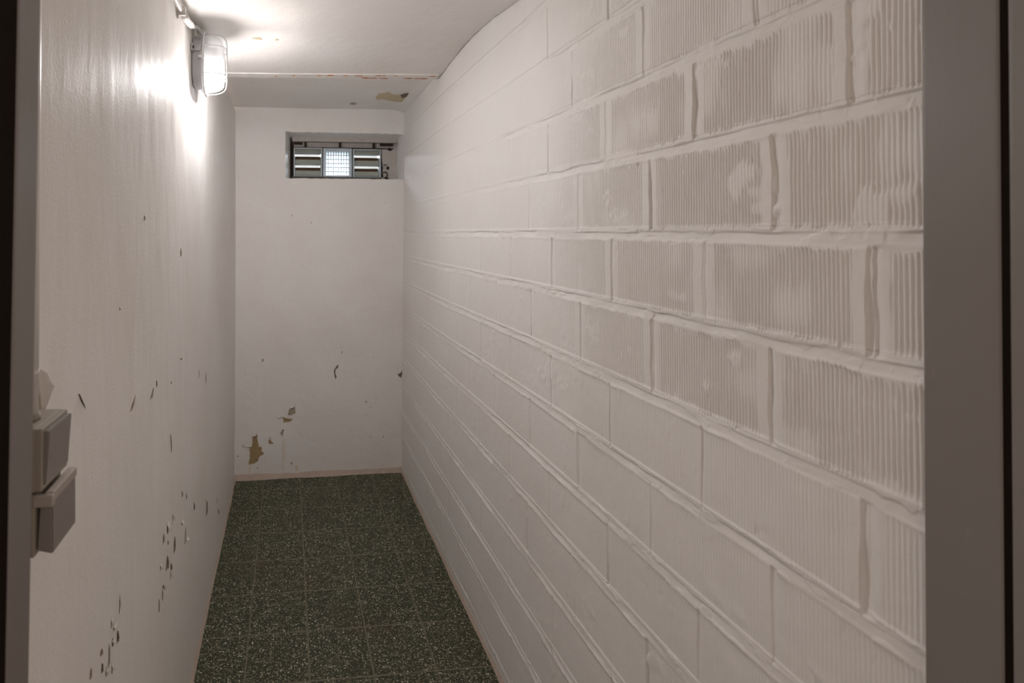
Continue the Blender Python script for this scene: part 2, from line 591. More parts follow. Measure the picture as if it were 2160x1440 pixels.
    # paint runs, blobs and grain
    d += 0.0010 * vnoise(y, z, 0.30, 0.24, 400) + 0.00035 * vnoise(y, z, 0.03, 0.022, 401) + 0.00012 * vnoise(y, z, 0.007, 0.006, 402)
    bl = vnoise(y, z, 0.011, 0.009, 403)
    d += 0.0007 * sstep(0.80, 0.97, bl)
    d = d * far * (1 - 0.82 * sstep(1.12, 1.75, y + 0.10 * vnoise(y, z, 0.12, 0.10, 410)) * sstep(1.30, 1.62, z))
    return np.stack([right_base(y, z) - d, y, z], -1)


wall_right = grid_mesh('wall_right', right_wall(), M['wall_right'], flip=True)
tag(wall_right, 'right wall of ribbed hollow blocks thickly painted off white', 'wall', kind='structure')

# --- back wall with a splayed window niche
NX0, NX1, NZ0, NZ1 = -0.018, 0.668, 1.680, 1.950


def back_y(x, z):
    return YB + 0.012 * (x - 0.18) + 0.0020 * vnoise(x, z, 0.25, 0.30, 41) + 0.0008 * vnoise(x, z, 0.05, 0.035, 42) + 0.0004 * vnoise(x, z, 0.015, 0.012, 43)


xs = np.unique(np.round(np.concatenate([np.arange(-0.33, NX0, 0.008), np.linspace(NX0, NX1, 90), np.arange(NX1 + 0.006, 0.72, 0.008)]), 5))
zz = np.unique(np.round(np.concatenate([np.arange(-0.02, NZ0, 0.008), np.linspace(NZ0, NZ1, 36), np.arange(NZ1 + 0.006, 2.14, 0.006)]), 5))
Xg, Zg = np.meshgrid(xs, zz, indexing='ij')
ZgW = Zg + np.where(np.abs(Zg - NZ1) < 0.0005, -0.006 * np.abs(vnoise(Xg, Zg * 0, 0.025, 1, 47)) - 0.001, 0) + np.where(np.abs(Zg - NZ0) < 0.0005, 0.004 * np.abs(vnoise(Xg, Zg * 0, 0.06, 1, 48)) + 0.001, 0)
Yw = back_y(Xg, Zg) - 0.003 * np.exp(-((Zg - NZ1 - 0.012) / 0.012) ** 2) * (vnoise(Xg, Zg, 0.02, 0.012, 49) + 0.4) * ((Xg > NX0) & (Xg < NX1))
cx = (Xg[:-1, :-1] + Xg[1:, 1:]) / 2
cz = (Zg[:-1, :-1] + Zg[1:, 1:]) / 2
hole = (cx > NX0) & (cx < NX1) & (cz > NZ0) & (cz < NZ1)
wall_back = grid_mesh('wall_back', np.stack([Xg, Yw, ZgW], -1), M['wall_back'], drop=hole, flip=True)
tag(wall_back, 'far end wall painted off white with peeling spots low down', 'wall', kind='structure')
YG = 3.10      # front of the glass units
bm = bmesh.new()


def quad_grid(a, b, c, d_, n=24, m=6, amp=0.0015, seed=0):
    rng = random.Random(seed)
    P = [[None] * (m + 1) for _ in range(n + 1)]
    a, b, c, d_ = map(Vector, (a, b, c, d_))
    for i in range(n + 1):
        for j in range(m + 1):
            u, v = i / n, j / m
            p = a * (1 - u) * (1 - v) + b * u * (1 - v) + c * u * v + d_ * (1 - u) * v
            p += Vector((rng.uniform(-1, 1), 0, rng.uniform(-1, 1))) * amp
            P[i][j] = bm.verts.new(p)
    for i in range(n):
        for j in range(m):
            bm.faces.new((P[i][j], P[i + 1][j], P[i + 1][j + 1], P[i][j + 1]))


f0, f1 = YB - 0.002, YG + 0.14
quad_grid((NX0, f0, NZ1), (NX1 + .004, f0 + .006, NZ1), (0.668, f1, 1.942), (0.027, f1, 1.942), seed=1)       # head
quad_grid((NX0, f0, NZ0), (NX1 + .004, f0 + .006, NZ0), (0.668, f1, 1.708), (0.027, f1, 1.708), seed=2)       # sill
quad_grid((NX0, f0, NZ0), (NX0, f0, NZ1), (0.027, f1, 1.950), (0.027, f1, 1.700), seed=3)                     # left reveal
quad_grid((NX1, f0 + .006, NZ0), (NX1, f0 + .006, NZ1), (0.664, f1, 1.950), (0.664, f1, 1.700), seed=4)       # right reveal
obj_bm('niche_reveal', bm, M['wall_back'], wall_back, smooth=True)

# --- ceiling slab, then a step up to a higher soffit against the end wall
CR_Y = np.array([0.2, 1.0, 1.396, 1.59, 1.736, 1.858, 2.02, 2.193, 2.4])
CR_Z = np.array([2.030, 2.028, 2.033, 2.061, 2.069, 2.068, 2.060, 2.046, 2.04])


def ceil_z(x, y):
    t = np.clip((x - XL) / (XR - XL), -0.1, 1.05)
    zr = np.interp(y, CR_Y, CR_Z) - 2.045
    return 2.018 + 0.027 * t + zr * np.clip(t, 0, 1.1) ** 3 + 0.0020 * vnoise(x, y, 0.3, 0.3, 51) + 0.0005 * vnoise(x, y, 0.05, 0.05, 52)


def edge_y(x):
    return 2.145 + 0.045 * (x - XL) / (XR - XL)


us = np.linspace(0, 1, 150)
rx = 0.648
Pc = []
for v in np.linspace(0, 1, 190):
    y = Y0 - 0.05 + v * (edge_y(XL + us * 0.95) - Y0 + 0.05)
    xr = rx + 0.0028 * vnoise(np.array([y[-1]]), np.array([0.0]), 0.02, 1, 55)[0] + 0.0012
    x = XL - 0.01 + us * (xr - XL + 0.01)
    Pc.append(np.stack([x, y, ceil_z(x, y)], -1))
last = Pc[-1].copy()
for dz in (0.02, 0.045, 0.09):
    q = last.copy()
    q[:, 2] += dz
    q[:, 1] += 0.004
    Pc.append(q)
ceil_ = grid_mesh('ceiling', np.array(Pc), M['ceiling'])
tag(ceil_, 'white painted ceiling stepping up before the end wall', 'ceiling', kind='structure')
xs = np.linspace(-0.32, 0.70, 80)
ys = np.linspace(2.12, 2.99, 80)
Xg, Yg = np.meshgrid(xs, ys, indexing='ij')
Zs = 2.084 + 0.010 * (Xg - 0.18) + 0.002 * vnoise(Xg, Yg, 0.2, 0.2, 57) - 0.020 * sstep(0.60, 0.68, Xg) + 0.0007 * vnoise(Xg, Yg, 0.04, 0.04, 58)
grid_mesh('soffit', np.stack([Xg, Yg, Zs], -1), M['ceiling'], ceil_)
soff = lambda x, y: 2.084 + 0.010 * (x - 0.18) + 0.002 * float(vnoise(x, y, 0.2, 0.2, 57))
# lid above, so nothing leaks in over the walls
box('slab', (-1.2, 0.2, 2.16), (1.6, 3.3, 2.30), M['render'], ceil_)

# steel flange at the slab edge
bm = bmesh.new()
n = 60
for i in range(n):
    x0, x1 = XL + (XR - 0.02 - XL) * i / n, XL + (XR - 0.02 - XL) * (i + 1) / n
rows = []
for i in range(n + 1):
    x = XL + (XR - 0.012 - XL) * i / n
    yb = float(edge_y(x)) + 0.008
    zc = float(ceil_z(x, yb - 0.03)) - 0.0035 + 0.0010 * float(vnoise(x, 0.0, 0.02, 1, 59))
    rows.append([bm.verts.new((x, yb - 0.055, zc + 0.006)), bm.verts.new((x, yb - 0.050, zc)), bm.verts.new((x, yb, zc)), bm.verts.new((x, yb + 0.001, zc + 0.012)), bm.verts.new((x, yb - 0.05, zc + 0.014))])
for a, b in zip(rows, rows[1:]):
    for j in range(5):
        bm.faces.new((a[j], a[(j + 1) % 5], b[(j + 1) % 5], b[j]))
bm.faces.new(rows[0]); bm.faces.new(rows[-1])
flange = obj_bm('trim_1', bm, M['ceiling'])
tag(flange, 'painted steel edge strip across the ceiling with rust spots', 'trim', kind='structure')


# ---------------------------------------------------------------- damage to the paint (surface pieces of the walls)
def patch(name, pts3, nrm, mat, parent, thick=0.0012):
    bm = bmesh.new()
    vs = [bm.verts.new(Vector(p) + Vector(nrm) * 0.0016) for p in pts3]
    f = bm.faces.new(vs)
    r = bmesh.ops.extrude_face_region(bm, geom=[f])
    bmesh.ops.translate(bm, verts=[v for v in r['geom'] if isinstance(v, bmesh.types.BMVert)], vec=-Vector(nrm) * (thick + 0.0016))
    bmesh.ops.triangulate(bm, faces=[f_ for f_ in bm.faces if len(f_.verts) > 4])
    return obj_bm(name, bm, mat, parent)


def rough_poly(pts, amp=0.08, seed=0, sub=3):
    rng = random.Random(seed)
    out = []
    N = len(pts)
    for i in range(N):
        a, b = Vector(pts[i]), Vector(pts[(i + 1) % N])
        L = (b - a).length
        for j in range(sub):
            p = a.lerp(b, j / sub)
            if j: p += Vector((rng.uniform(-1, 1), rng.uniform(-1, 1))) * L * amp
            out.append(p)
    return out


BACK = {
 'big': ([(-0.1755, 0.2471), (-0.1689, 0.2105), (-0.1635, 0.1719), (-0.1523, 0.1754), (-0.1457, 0.1665), (-0.149, 0.1514), (-0.1338, 0.1349), (-0.1457, 0.1268), (-0.1601, 0.1188), (-0.1686, 0.0947), (-0.1884, 0.0823), (-0.2192, 0.079), (-0.2114, 0.113), (-0.2148, 0.1528), (-0.2115, 0.1672), (-0.2509, 0.1794), (-0.2542, 0.1874), (-0.2247, 0.1763), (-0.2017, 0.1754), (-0.1972, 0.2314)], 'plaster_brown'),
 'p2': ([(0.0364, 0.3959), (0.0398, 0.3724), (0.0432, 0.3556), (0.0165, 0.3432), (-0.0015, 0.3438), (0.0031, 0.3703), (0.0198, 0.3864)], 'plaster_grey'),
 'p3': ([(-0.0281, 0.3367), (-0.0035, 0.3339), (0.0252, 0.3215), (0.0132, 0.3086), (-0.0268, 0.3014)], 'plaster_brown'),
 'p4': ([(-0.032, 0.2683), (-0.0227, 0.2646), (-0.0254, 0.2448), (-0.032, 0.2218), (-0.0366, 0.2352), (-0.0479, 0.2423), (-0.0367, 0.2519)], 'plaster_grey'),
 'p5': ([(-0.1016, 0.2278), (-0.0943, 0.2042), (-0.081, 0.1871), (-0.1075, 0.1895), (-0.1095, 0.2048), (-0.1029, 0.2112)], 'plaster_brown'),
 'crack': ([(0.2857, 0.6202), (0.2823, 0.6035), (0.2674, 0.587), (0.2674, 0.5735), (0.2755, 0.5497), (0.2687, 0.5364), (0.2633, 0.5568), (0.2619, 0.5905), (0.2721, 0.6071)], 'plaster_dark'),
 'pr': ([(0.6295, 0.5639), (0.6364, 0.5569), (0.6469, 0.56), (0.6568, 0.5747), (0.6564, 0.5529), (0.6482, 0.5341), (0.6364, 0.5453)], 'plaster_dark'),
 'pd': ([(-0.148, 0.6663), (-0.1368, 0.664), (-0.1348, 0.6553), (-0.1414, 0.6462), (-0.1466, 0.6503)], 'plaster_grey'),
}
by = lambda x, z: float(back_y(np.array(x), np.array(z)))
for i, (k, (pts, mt)) in enumerate(BACK.items()):
    pp = rough_poly(pts, 0.09, i)
    patch('bare_patch', [(p.x, by(p.x, p.y), p.y) for p in pp], (0, -1, 0), M[mt], wall_back)
for i, (x, z, r) in enumerate([(0.4462, 0.4028, .006), (0.4702, 0.3716, .004), (0.4877, 0.6593, .003), (-0.279, 0.1267, .006), (-0.1686, 0.057, .005), (0.0201, 0.0713, .007),
                               (0.3061, 0.6906, .005), (0.4461, 0.3284, .004), (0.4735, 0.1989, .004), (0.5459, 0.1995, .005), (0.13, 1.43, .004), (0.56, 1.55, .003), (0.02, 1.47, .004)]):
    rng = random.Random(i)
    pp = [Vector((x + r * math.cos(a) * rng.uniform(.5, 1.1), z + r * math.sin(a) * rng.uniform(.5, 1.3))) for a in [2 * math.pi * q / 8 for q in range(8)]]
    patch('bare_patch', [(p.x, by(p.x, p.y), p.y) for p in pp], (0, -1, 0), M['plaster_grey'], wall_back)


def lifted_edge(P, Q, out, up, wid, lift, seed, parent, mat='flake'):
    """strip of paint curling off along the line P-Q: hinged there, its free edge standing off the wall"""
    rng = random.Random(seed)
    P, Q, out, up = Vector(P), Vector(Q), Vector(out), Vector(up)
    n, m = 8, 4
    bm = bmesh.new()
    g = []
    for i in range(n + 1):
        t = i / n
        taper = math.sin(math.pi * min(max(t * 0.92 + 0.04, 0), 1)) ** 0.7
        jag = rng.uniform(0.75, 1.15)
        row = []
        for j in range(m + 1):
            s = j / m
            row.append(bm.verts.new(P.lerp(Q, t) + up * (wid * s * taper * jag) + out * (0.0010 + lift * taper * jag * s ** 1.6)))
        g.append(row)
    for i in range(n):
        for j in range(m):
            bm.faces.new((g[i][j], g[i + 1][j], g[i + 1][j + 1], g[i][j + 1]))
    o = obj_bm('paint_flake', bm, M[mat], parent, smooth=True)
    md = o.modifiers.new('thick', 'SOLIDIFY')
    md.thickness = 0.0007
    md.offset = 0
    return o


# curled edges on the end wall, above its bare patches
for i, (a, b, wd, lf) in enumerate([((-0.203, 0.238), (-0.172, 0.250), 0.010, 0.010), ((-0.030, 0.338), (0.024, 0.326), 0.006, 0.008), ((0.010, 0.386), (0.040, 0.402), 0.008, 0.010),
                                    ((-0.062, 0.338), (-0.030, 0.340), 0.006, 0.008), ((-0.108, 0.229), (-0.092, 0.231), 0.004, 0.006), ((-0.038, 0.268), (-0.022, 0.270), 0.004, 0.006),
                                    ((-0.256, 0.186), (-0.215, 0.175), 0.004, 0.005)]):
    lifted_edge((a[0], by(*a), a[1]), (b[0], by(*b), b[1]), (0, -1, 0), (0, 0, -1), wd, lf, i, wall_back)

M['stain'] = plain('ochre_stain', (0.80, 0.71, 0.57), 0.8, scale=60, var=0.15)
for i, (x, z0_, z1_, w_) in enumerate([(-0.028, 0.035, 0.205, 0.0045), (-0.018, 0.10, 0.19, 0.003), (-0.215, 0.03, 0.075, 0.006), (0.05, 0.03, 0.06, 0.01)]):
    rng = random.Random(i + 90)
    q = [(x + w_ * rng.uniform(-1.1, -0.3), z0_ + (z1_ - z0_) * k / 7) for k in range(8)] + [(x + w_ * rng.uniform(0.3, 1.1), z0_ + (z1_ - z0_) * k / 7) for k in range(7, -1, -1)]
    patch('stain', [(p_[0], by(*p_) + 0.0010, p_[1]) for p_ in q], (0, -1, 0), M['stain'], wall_back, 0.0004)

lx = lambda y, z: float(left_x(np.array(y), np.array(z)))
FL = [(1.3147, 0.6489, .026, .016, .009), (1.2678, 0.6497, .022, .010, .006), (1.373, 0.6419, .026, .008, .005), (1.3898, 0.5629, .036, .009, .006), (1.9247, 0.3764, .050, .020, .010),
      (2.2468, 0.1901, .022, .014, .009), (1.4901, 0.5634, .014, .012, .008), (1.5376, 0.4992, .040, .006, .005), (1.5674, 0.4716, .008, .014, .008), (1.6729, 0.5132, .022, .008, .006),
      (2.2048, 0.255, .028, .006, .006), (1.4885, 0.6446, .018, .006, .005), (1.555, 0.6056, .020, .008, .006), (1.3024, 0.569, .030, .022, .010), (1.2435, 0.5988, .014, .008, .006),
      (1.3497, 0.5308, .018, .008, .006), (1.3456, 0.5121, .020, .006, .005), (1.2634, 0.5373, .014, .012, .009), (1.2598, 0.5238, .030, .005, .003), (1.2266, 0.52, .030, .005, .003),
      (0.911, 0.7168, .016, .006, .003), (0.9442, 0.6692, .020, .008, .005), (0.9265, 0.6996, .010, .012, .005), (0.8988, 0.6739, .034, .005, .003), (0.9201, 0.6789, .012, .010, .005),
      (0.8637, 0.7064, .010, .010, .005), (0.9175, 0.6379, .018, .008, .005), (0.8671, 0.6787, .014, .007, .004), (0.8867, 0.6565, .014, .007, .004), (0.8195, 0.7094, .014, .006, .004),
      (0.9539, 0.7216, .030, .004, .002), (1.3154, 0.6122, .012, .006, .004), (1.9242, 0.4004, .014, .006, .004), (0.7802, 1.1329, .026, .006, .0025), (1.0262, 1.0485, .020, .016, .005),
      (1.166, 1.0242, .016, .020, .005), (1.2055, 1.0336, .014, .004, .003), (1.3515, 0.9936, .006, .012, .004), (1.3543, 0.8411, .050, .004, .0025), (1.4724, 1.0241, .006, .008, .004),
      (1.75, 0.9071, .026, .006, .003), (1.885, 0.856, .034, .005, .003), (1.10, 1.405, .012, .006, .003), (1.46, 1.32, .022, .005, .004), (0.95, 1.24, .006, .006, .003)]
LEANS = {33: 0.022, 34: -0.030, 35: -0.022, 36: 0.0, 38: 0.01}
for i, (y, z, h, wd, lf) in enumerate(FL):
    rng = random.Random(i * 7)
    ln = LEANS.get(i, rng.uniform(-0.25, 0.25) * h)       # how far the foot of the tear lies further in than its top
    w0 = wd * (0.32 if i in LEANS else 0.40)
    pp = []
    for q in range(12):
        a = 2 * math.pi * q / 12
        dz = h * 0.55 * math.sin(a) * rng.uniform(.8, 1.15)
        pp.append((y + w0 * math.cos(a) * rng.uniform(.5, 1.2) - ln * dz / h, z + dz))
    patch('bare_patch', [(lx(p[0], p[1]) - 0.0009, p[0], p[1]) for p in pp], (1, 0, 0), M['plaster_dark' if i % 3 == 0 else 'plaster_grey'], wall_left)
    if i % 2 == 0 and i not in LEANS and h < 0.045:
        # tongue hanging from its top edge
        ht = h * 0.75
        lifted_edge((lx(y - wd / 2, z + h / 2), y - wd / 2, z + h * 0.45), (lx(y + wd / 2, z), y + wd / 2, z + h * 0.5), (1, 0, 0), (0, 0, -1), ht, lf * 0.9, 50 + i, wall_left)
    else:
        lifted_edge((lx(y + w0, z), y + w0 + ln / 2, z - h / 2), (lx(y + w0, z), y + w0 - ln / 2, z + h / 2), (1, 0, 0), (0, -1, 0), wd * 0.6, lf * 0.7, 50 + i, wall_left)
# torn paint lifted above the switch
lifted_edge((lx(.66, 1.17), 0.650, 1.160), (lx(.645, 1.21), 0.640, 1.214), (1, 0, 0), (0, 1, 0), 0.020, 0.009, 99, wall_left, 'flake')
patch('bare_patch', [(lx(p, q), p, q) for p, q in ((0.645, 1.160), (0.664, 1.166), (0.672, 1.176), (0.669, 1.186), (0.668, 1.197), (0.660, 1.206), (0.652, 1.200), (0.646, 1.18))], (1, 0, 0), M['plaster_grey'], wall_left)

# soffit: patches of lost paint, ceiling chips and rust on the edge strip
for i, (pts, mt) in enumerate([([(0.4542, 2.6664), (0.4599, 2.6043), (0.5002, 2.5654), (0.538, 2.6109), (0.571, 2.6076), (0.6123, 2.6695), (0.625, 2.7649), (0.5942, 2.7605), (0.5431, 2.7338), (0.5014, 2.6993), (0.4705, 2.7215)], 'plaster_olive'),
                               ([(0.5781, 2.6177), (0.5915, 2.5914), (0.6115, 2.5824), (0.6173, 2.632), (0.6094, 2.6698), (0.5913, 2.6641)], 'plaster_dark'),
                               ([(0.3365, 2.8223), (0.3452, 2.793), (0.374, 2.8186), (0.3609, 2.8364)], 'plaster_grey')]):
    pp = rough_poly(pts, 0.06, 20 + i)
    patch('bare_patch', [(p.x, p.y, soff(p.x, p.y) - 0.001 - 0.0008 * i) for p in pp], (0, 0, -1), M[mt], ceil_)
for i, (x, y, r) in enumerate([(-0.1048, 1.7332, .012), (-0.095, 1.742, .006), (-0.041, 1.7468, .009)]):
    rng = random.Random(i + 5)
    pp = [(x + r * math.cos(a) * rng.uniform(.6, 1.4), y + r * 0.8 * math.sin(a) * rng.uniform(.5, 1.2)) for a in [2 * math.pi * q / 8 for q in range(8)]]
    patch('bare_patch', [(p[0], p[1], float(ceil_z(np.array(p[0]), np.array(p[1])))) for p in pp], (0, 0, -1), M['plaster_olive'], ceil_)
for i, (x, dy, a, b) in enumerate([(0.170, .014, .016, .005), (0.236, .012, .010, .004), (0.293, .014, .016, .006), (0.3775, .010, .014, .005), (0.345, .046, .030, .006), (0.325, .042, .014, .005), (0.405, .050, .016, .003),
                                   (0.5141, .048, .018, .004), (0.5541, .048, .012, .003), (0.583, .047, .020, .005), (0.612, .010, .012, .004), (0.1284, .016, .006, .003), (0.45, .012, .008, .002), (0.40, .013, .007, .002), (0.02, .02, .005, .003), (-0.05, .03, .005, .003)]):
    rng = random.Random(i + 40)
    y = float(edge_y(x)) - 0.047 + dy
    z = float(ceil_z(np.array(x), np.array(float(edge_y(x)) - 0.022))) - 0.0040
    pp = [(x + a * math.cos(t) * rng.uniform(.6, 1.3), y + 0.65 * b * math.sin(t) * rng.uniform(.2, 1.5)) for t in [2 * math.pi * q / 14 for q in range(14)]]
    patch('rust_spot', [(p[0], p[1], z) for p in pp], (0, 0, -1), M['rust'], flange)

# ---------------------------------------------------------------- cement fillets along the floor
def fillet(name, axis, label, rngs, hgt, dep):
    n = 110
    prof = [(0.0, 1.0), (0.28, 0.80), (0.62, 0.42), (0.85, 0.14), (1.0, 0.0)]
    P = np.zeros((n + 1, len(prof), 3))
    for i in range(n + 1):
        t = i / n
        s = rngs[0] + (rngs[1] - rngs[0]) * t
        nz = float(vnoise(s, 0.0, 0.06, 1, 71 + axis)) * 0.16 + float(vnoise(s, 0.0, 0.015, 1, 75 + axis)) * 0.08
        for j, (a, b) in enumerate(prof):
            out, up = a * dep * (1 + nz), max(b * hgt * (1 + nz), 0.0)
            if axis == 0: P[i, j] = (XL - 0.003 + out, s, up)
            elif axis == 1: P[i, j] = (XR + 0.004 - out, s, up)
            else: P[i, j] = (s, YB + 0.006 + 0.012 * (s - 0.18) - out, up)
    o = grid_mesh(name, P, M['fillet'], flip=(axis != 0))
    tag(o, label, 'baseboard', kind='structure')


fillet('baseboard_left', 0, 'thin pinkish cement fillet along the left wall foot', (Y0, 2.95), 0.013, 0.010)
fillet('baseboard_right', 1, 'thin pinkish cement fillet along the block wall foot', (Y0, 2.96), 0.015, 0.012)
fillet('baseboard_back', 2, 'dirty cement fillet along the end wall foot', (-0.30, 0.66), 0.024, 0.030)

# ---------------------------------------------------------------- window
win = empty('window_1', (0.30, YG, 1.70))
tag(win, 'small cellar window of three glass units high in the end wall', 'window', kind='structure')


def frame_ring(bm, x0, x1, z0, z1, y0, y1, t, bev=0.002):
    add_box(bm, (x0, y0, z0), (x0 + t, y1, z1), bev)
    add_box(bm, (x1 - t, y0, z0), (x1, y1, z1), bev)
    add_box(bm, (x0 + t, y0, z1 - t), (x1 - t, y1, z1), bev)
    add_box(bm, (x0 + t, y0, z0), (x1 - t, y1, z0 + t * 0.6), bev)


def louvre(x0, x1, z0, z1):
    bm = bmesh.new()
    frame_ring(bm, x0, x1, z0, z1, YG, YG + 0.075, 0.009)
    fr = obj_bm('louvre_vent', bm, M['glass_rim'], win)
    fr['label'] = 'louvred pale glass ventilation unit'
    step = 0.0668
    for k in range(3):
        zb = z0 + 0.004 + step * k
        # sloping slat, its lower edge towards the room
        bm = bmesh.new()
        n = 40
        zt = min(zb + 0.034, z1 - 0.006)
        g = []
        for i in range(n + 1):
            x = x0 + 0.010 + (x1 - x0 - 0.020) * i / n
            rib = 0.0009 * math.cos(2 * math.pi * i / 4)
            g.append([bm.verts.new((x, YG + 0.006 + rib, zb + 0.006)), bm.verts.new((x, YG + 0.028 + rib, zt)), bm.verts.new((x, YG + 0.036, zt)), bm.verts.new((x, YG + 0.014, zb + 0.002))])
        for a, b in zip(g, g[1:]):
            for j in range(4):
                bm.faces.new((a[j], a[(j + 1) % 4], b[(j + 1) % 4], b[j]))
        bm.faces.new(g[0]); bm.faces.new(g[-1])
        sl = obj_bm('slat', bm, M['glass_slat'], fr, smooth=False)
        if k:
            bm = bmesh.new()
            add_tube(bm, [(x0 + 0.009, YG + 0.006, zb + 0.002), ((x0 + x1) / 2, YG + 0.0045, zb + 0.0015), (x1 - 0.009, YG + 0.006, zb + 0.002)], 0.0036, 10)
            e = obj_bm('slat_edge_glow', bm, M['glass_edge'], fr, smooth=True)  # pale rod put in for daylight glowing through the slat's lower edge
            e['label'] = 'pale rod imitating daylight glow along the lower slat edge'
    bm = bmesh.new()
    for zl, zh in ((z0, z0 + 0.060), (z0 + 0.0745, z0 + 0.127), (z0 + 0.1415, z1)):
        add_box(bm, (x0 + 0.004, YG + 0.060, zl), (x1 - 0.004, YG + 0.066, zh))
    rp = obj_bm('added_rear_plate', bm, M['vent_backing'], fr)  # backing plate added to darken the gaps, slit so daylight meets slat edges
    rp['label'] = 'added dark brown plate backing the slat gaps'


louvre(0.0315, 0.2035, 1.711, 1.884)
louvre(0.3895, 0.5615, 1.709, 1.881)
bm = bmesh.new()
x0, x1, z0, z1 = 0.2095, 0.3825, 1.710, 1.883
frame_ring(bm, x0, x1, z0, z1, YG - 0.004, YG + 0.075, 0.017, 0.004)
gb = obj_bm('glass_block', bm, M['glass_rim'], win)
gb['label'] = 'square solid glass block with a pressed grid'
n, m = 120, 96
u = np.linspace(0, 1, n + 1)[:, None]
v = np.linspace(0, 1, m + 1)[None, :]
gx = np.abs(np.sin(np.pi * u * 9)) ** 0.6
gz = np.abs(np.sin(np.pi * v * 6)) ** 0.5
Yp = YG + 0.010 - 0.006 * gx * gz
P = np.stack([np.broadcast_to(x0 + 0.016 + (x1 - x0 - 0.032) * u, Yp.shape), Yp, np.broadcast_to(z0 + 0.009 + (z1 - z0 - 0.025) * v, Yp.shape)], -1)
pg = grid_mesh('grid_pane', P, M['glass_grid'], gb, smooth=False, flip=True)
bm = bmesh.new()
for k in range(1, 6):
    zc = z0 + 0.009 + (z1 - z0 - 0.025) * k / 6
    add_box(bm, (x0 + 0.017, YG + 0.007, zc - 0.0017), (x1 - 0.017, YG + 0.011, zc + 0.0017))
for k in range(1, 9):
    xc = x0 + 0.016 + (x1 - x0 - 0.032) * k / 9
    add_box(bm, (xc - 0.0009, YG + 0.0065, z0 + 0.010), (xc + 0.0009, YG + 0.011, z1 - 0.016))
br = obj_bm('grid_groove_shade', bm, plain('grid_shadow_glass', (0.20, 0.24, 0.27), 0.3), gb)  # dark bars paint the shade in the grooves of the pressed grid

bm = bmesh.new()
add_box(bm, (0.2030, YG + 0.012, 1.702), (0.2100, YG + 0.10, 1.887))
add_box(bm, (0.3820, YG + 0.012, 1.702), (0.3900, YG + 0.10, 1.887))
add_box(bm, (0.5610, YG + 0.016, 1.702), (0.5680, YG + 0.10, 1.887))
add_box(bm, (0.0200, YG + 0.016, 1.700), (0.5680, YG + 0.11, 1.7135))
obj_bm('dirty_joint', bm, M['joint'], win)
lt = box('lintel_strip', (0.024, YG - 0.004, 1.921), (0.667, YG + 0.14, 1.965), M['concrete'], win, 0.003)
tp = box('mortar_strip', (0.028, YG + 0.035, 1.886), (0.665, YG + 0.14, 1.923), M['concrete'], win, 0.002)
box('iron_strip', (0.030, YG + 0.006, 1.8835), (0.640, YG + 0.036, 1.8885), M['iron'], win, 0.001)
for x, wd, z_ in ((0.103, 0.013, 0), (0.312, 0.011, 0), (0.520, 0.012, 0)):
    bm = bmesh.new()
    add_box(bm, (x - wd / 2, YG + 0.012, 1.8885), (x + wd / 2, YG + 0.036, 1.921), 0.002)
    add_tube(bm, [(x, YG + 0.013, 1.908), (x, YG + 0.006, 1.908)], 0.005, 8)
    obj_bm('bracket', bm, M['iron'], win)
b_ = box('rust_gap', (0.034, YG + 0.026, 1.906), (0.085, YG + 0.036, 1.920), M['iron'], win, 0.002)
box('rust_gap', (0.56, YG + 0.018, 1.905), (0.640, YG + 0.036, 1.922), M['iron'], win, 0.002)
box('rust_gap', (0.020, YG + 0.030, 1.700), (0.0325, YG + 0.10, 1.922), M['iron'], win)
# rough mortar filling at the right of the glass, broken at the bottom
bm = bmesh.new()
pts = [(0.566, 1.700), (0.575, 1.742), (0.571, 1.786), (0.569, 1.835), (0.567, 1.884), (0.61, 1.887), (0.625, 1.872), (0.637, 1.886), (0.668, 1.884), (0.668, 1.700)]
pp = rough_poly(pts, 0.06, 3)
f = bm.faces.new([bm.verts.new((p.x, YG + 0.014, p.y)) for p in pp])
r = bmesh.ops.extrude_face_region(bm, geom=[f])
bmesh.ops.translate(bm, verts=[q for q in r['geom'] if isinstance(q, bmesh.types.BMVert)], vec=(0, 0.11, 0))
bmesh.ops.triangulate(bm, faces=[q for q in bm.faces if len(q.verts) > 4])
mf = obj_bm('mortar_fill', bm, M['concrete'], win)
for i, (x, z, a, b) in enumerate([(0.570, 1.77, .004, .05), (0.590, 1.787, .018, .003), (0.607, 1.768, .010, .012), (0.572, 1.722, .006, .014), (0.600, 1.705, .012, .006), (0.618, 1.882, .014, .010)]):
    rng = random.Random(i + 70)
    q = [(x + a * math.cos(t) * rng.uniform(.6, 1.3), z + b * math.sin(t) * rng.uniform(.6, 1.3)) for t in [2 * math.pi * k / 9 for k in range(9)]]
    patch('rust_spot', [(p[0], YG + 0.0135, p[1]) for p in q], (0, -1, 0), M['iron'], mf, 0.002)
tube('wire_loop', spline([(0.575, YG + .010, 1.738), (0.592, YG + .004, 1.742), (0.600, YG + .002, 1.728), (0.596, YG + .004, 1.712), (0.580, YG + .010, 1.709)], 6), 0.003, M['iron'], win, 8)
tube('wire_loop', spline([(0.570, YG + .010, 1.785), (0.576, YG + .002, 1.778), (0.580, YG + .002, 1.765), (0.574, YG + .010, 1.754)], 6), 0.0022, M['glass_edge'], win, 8)
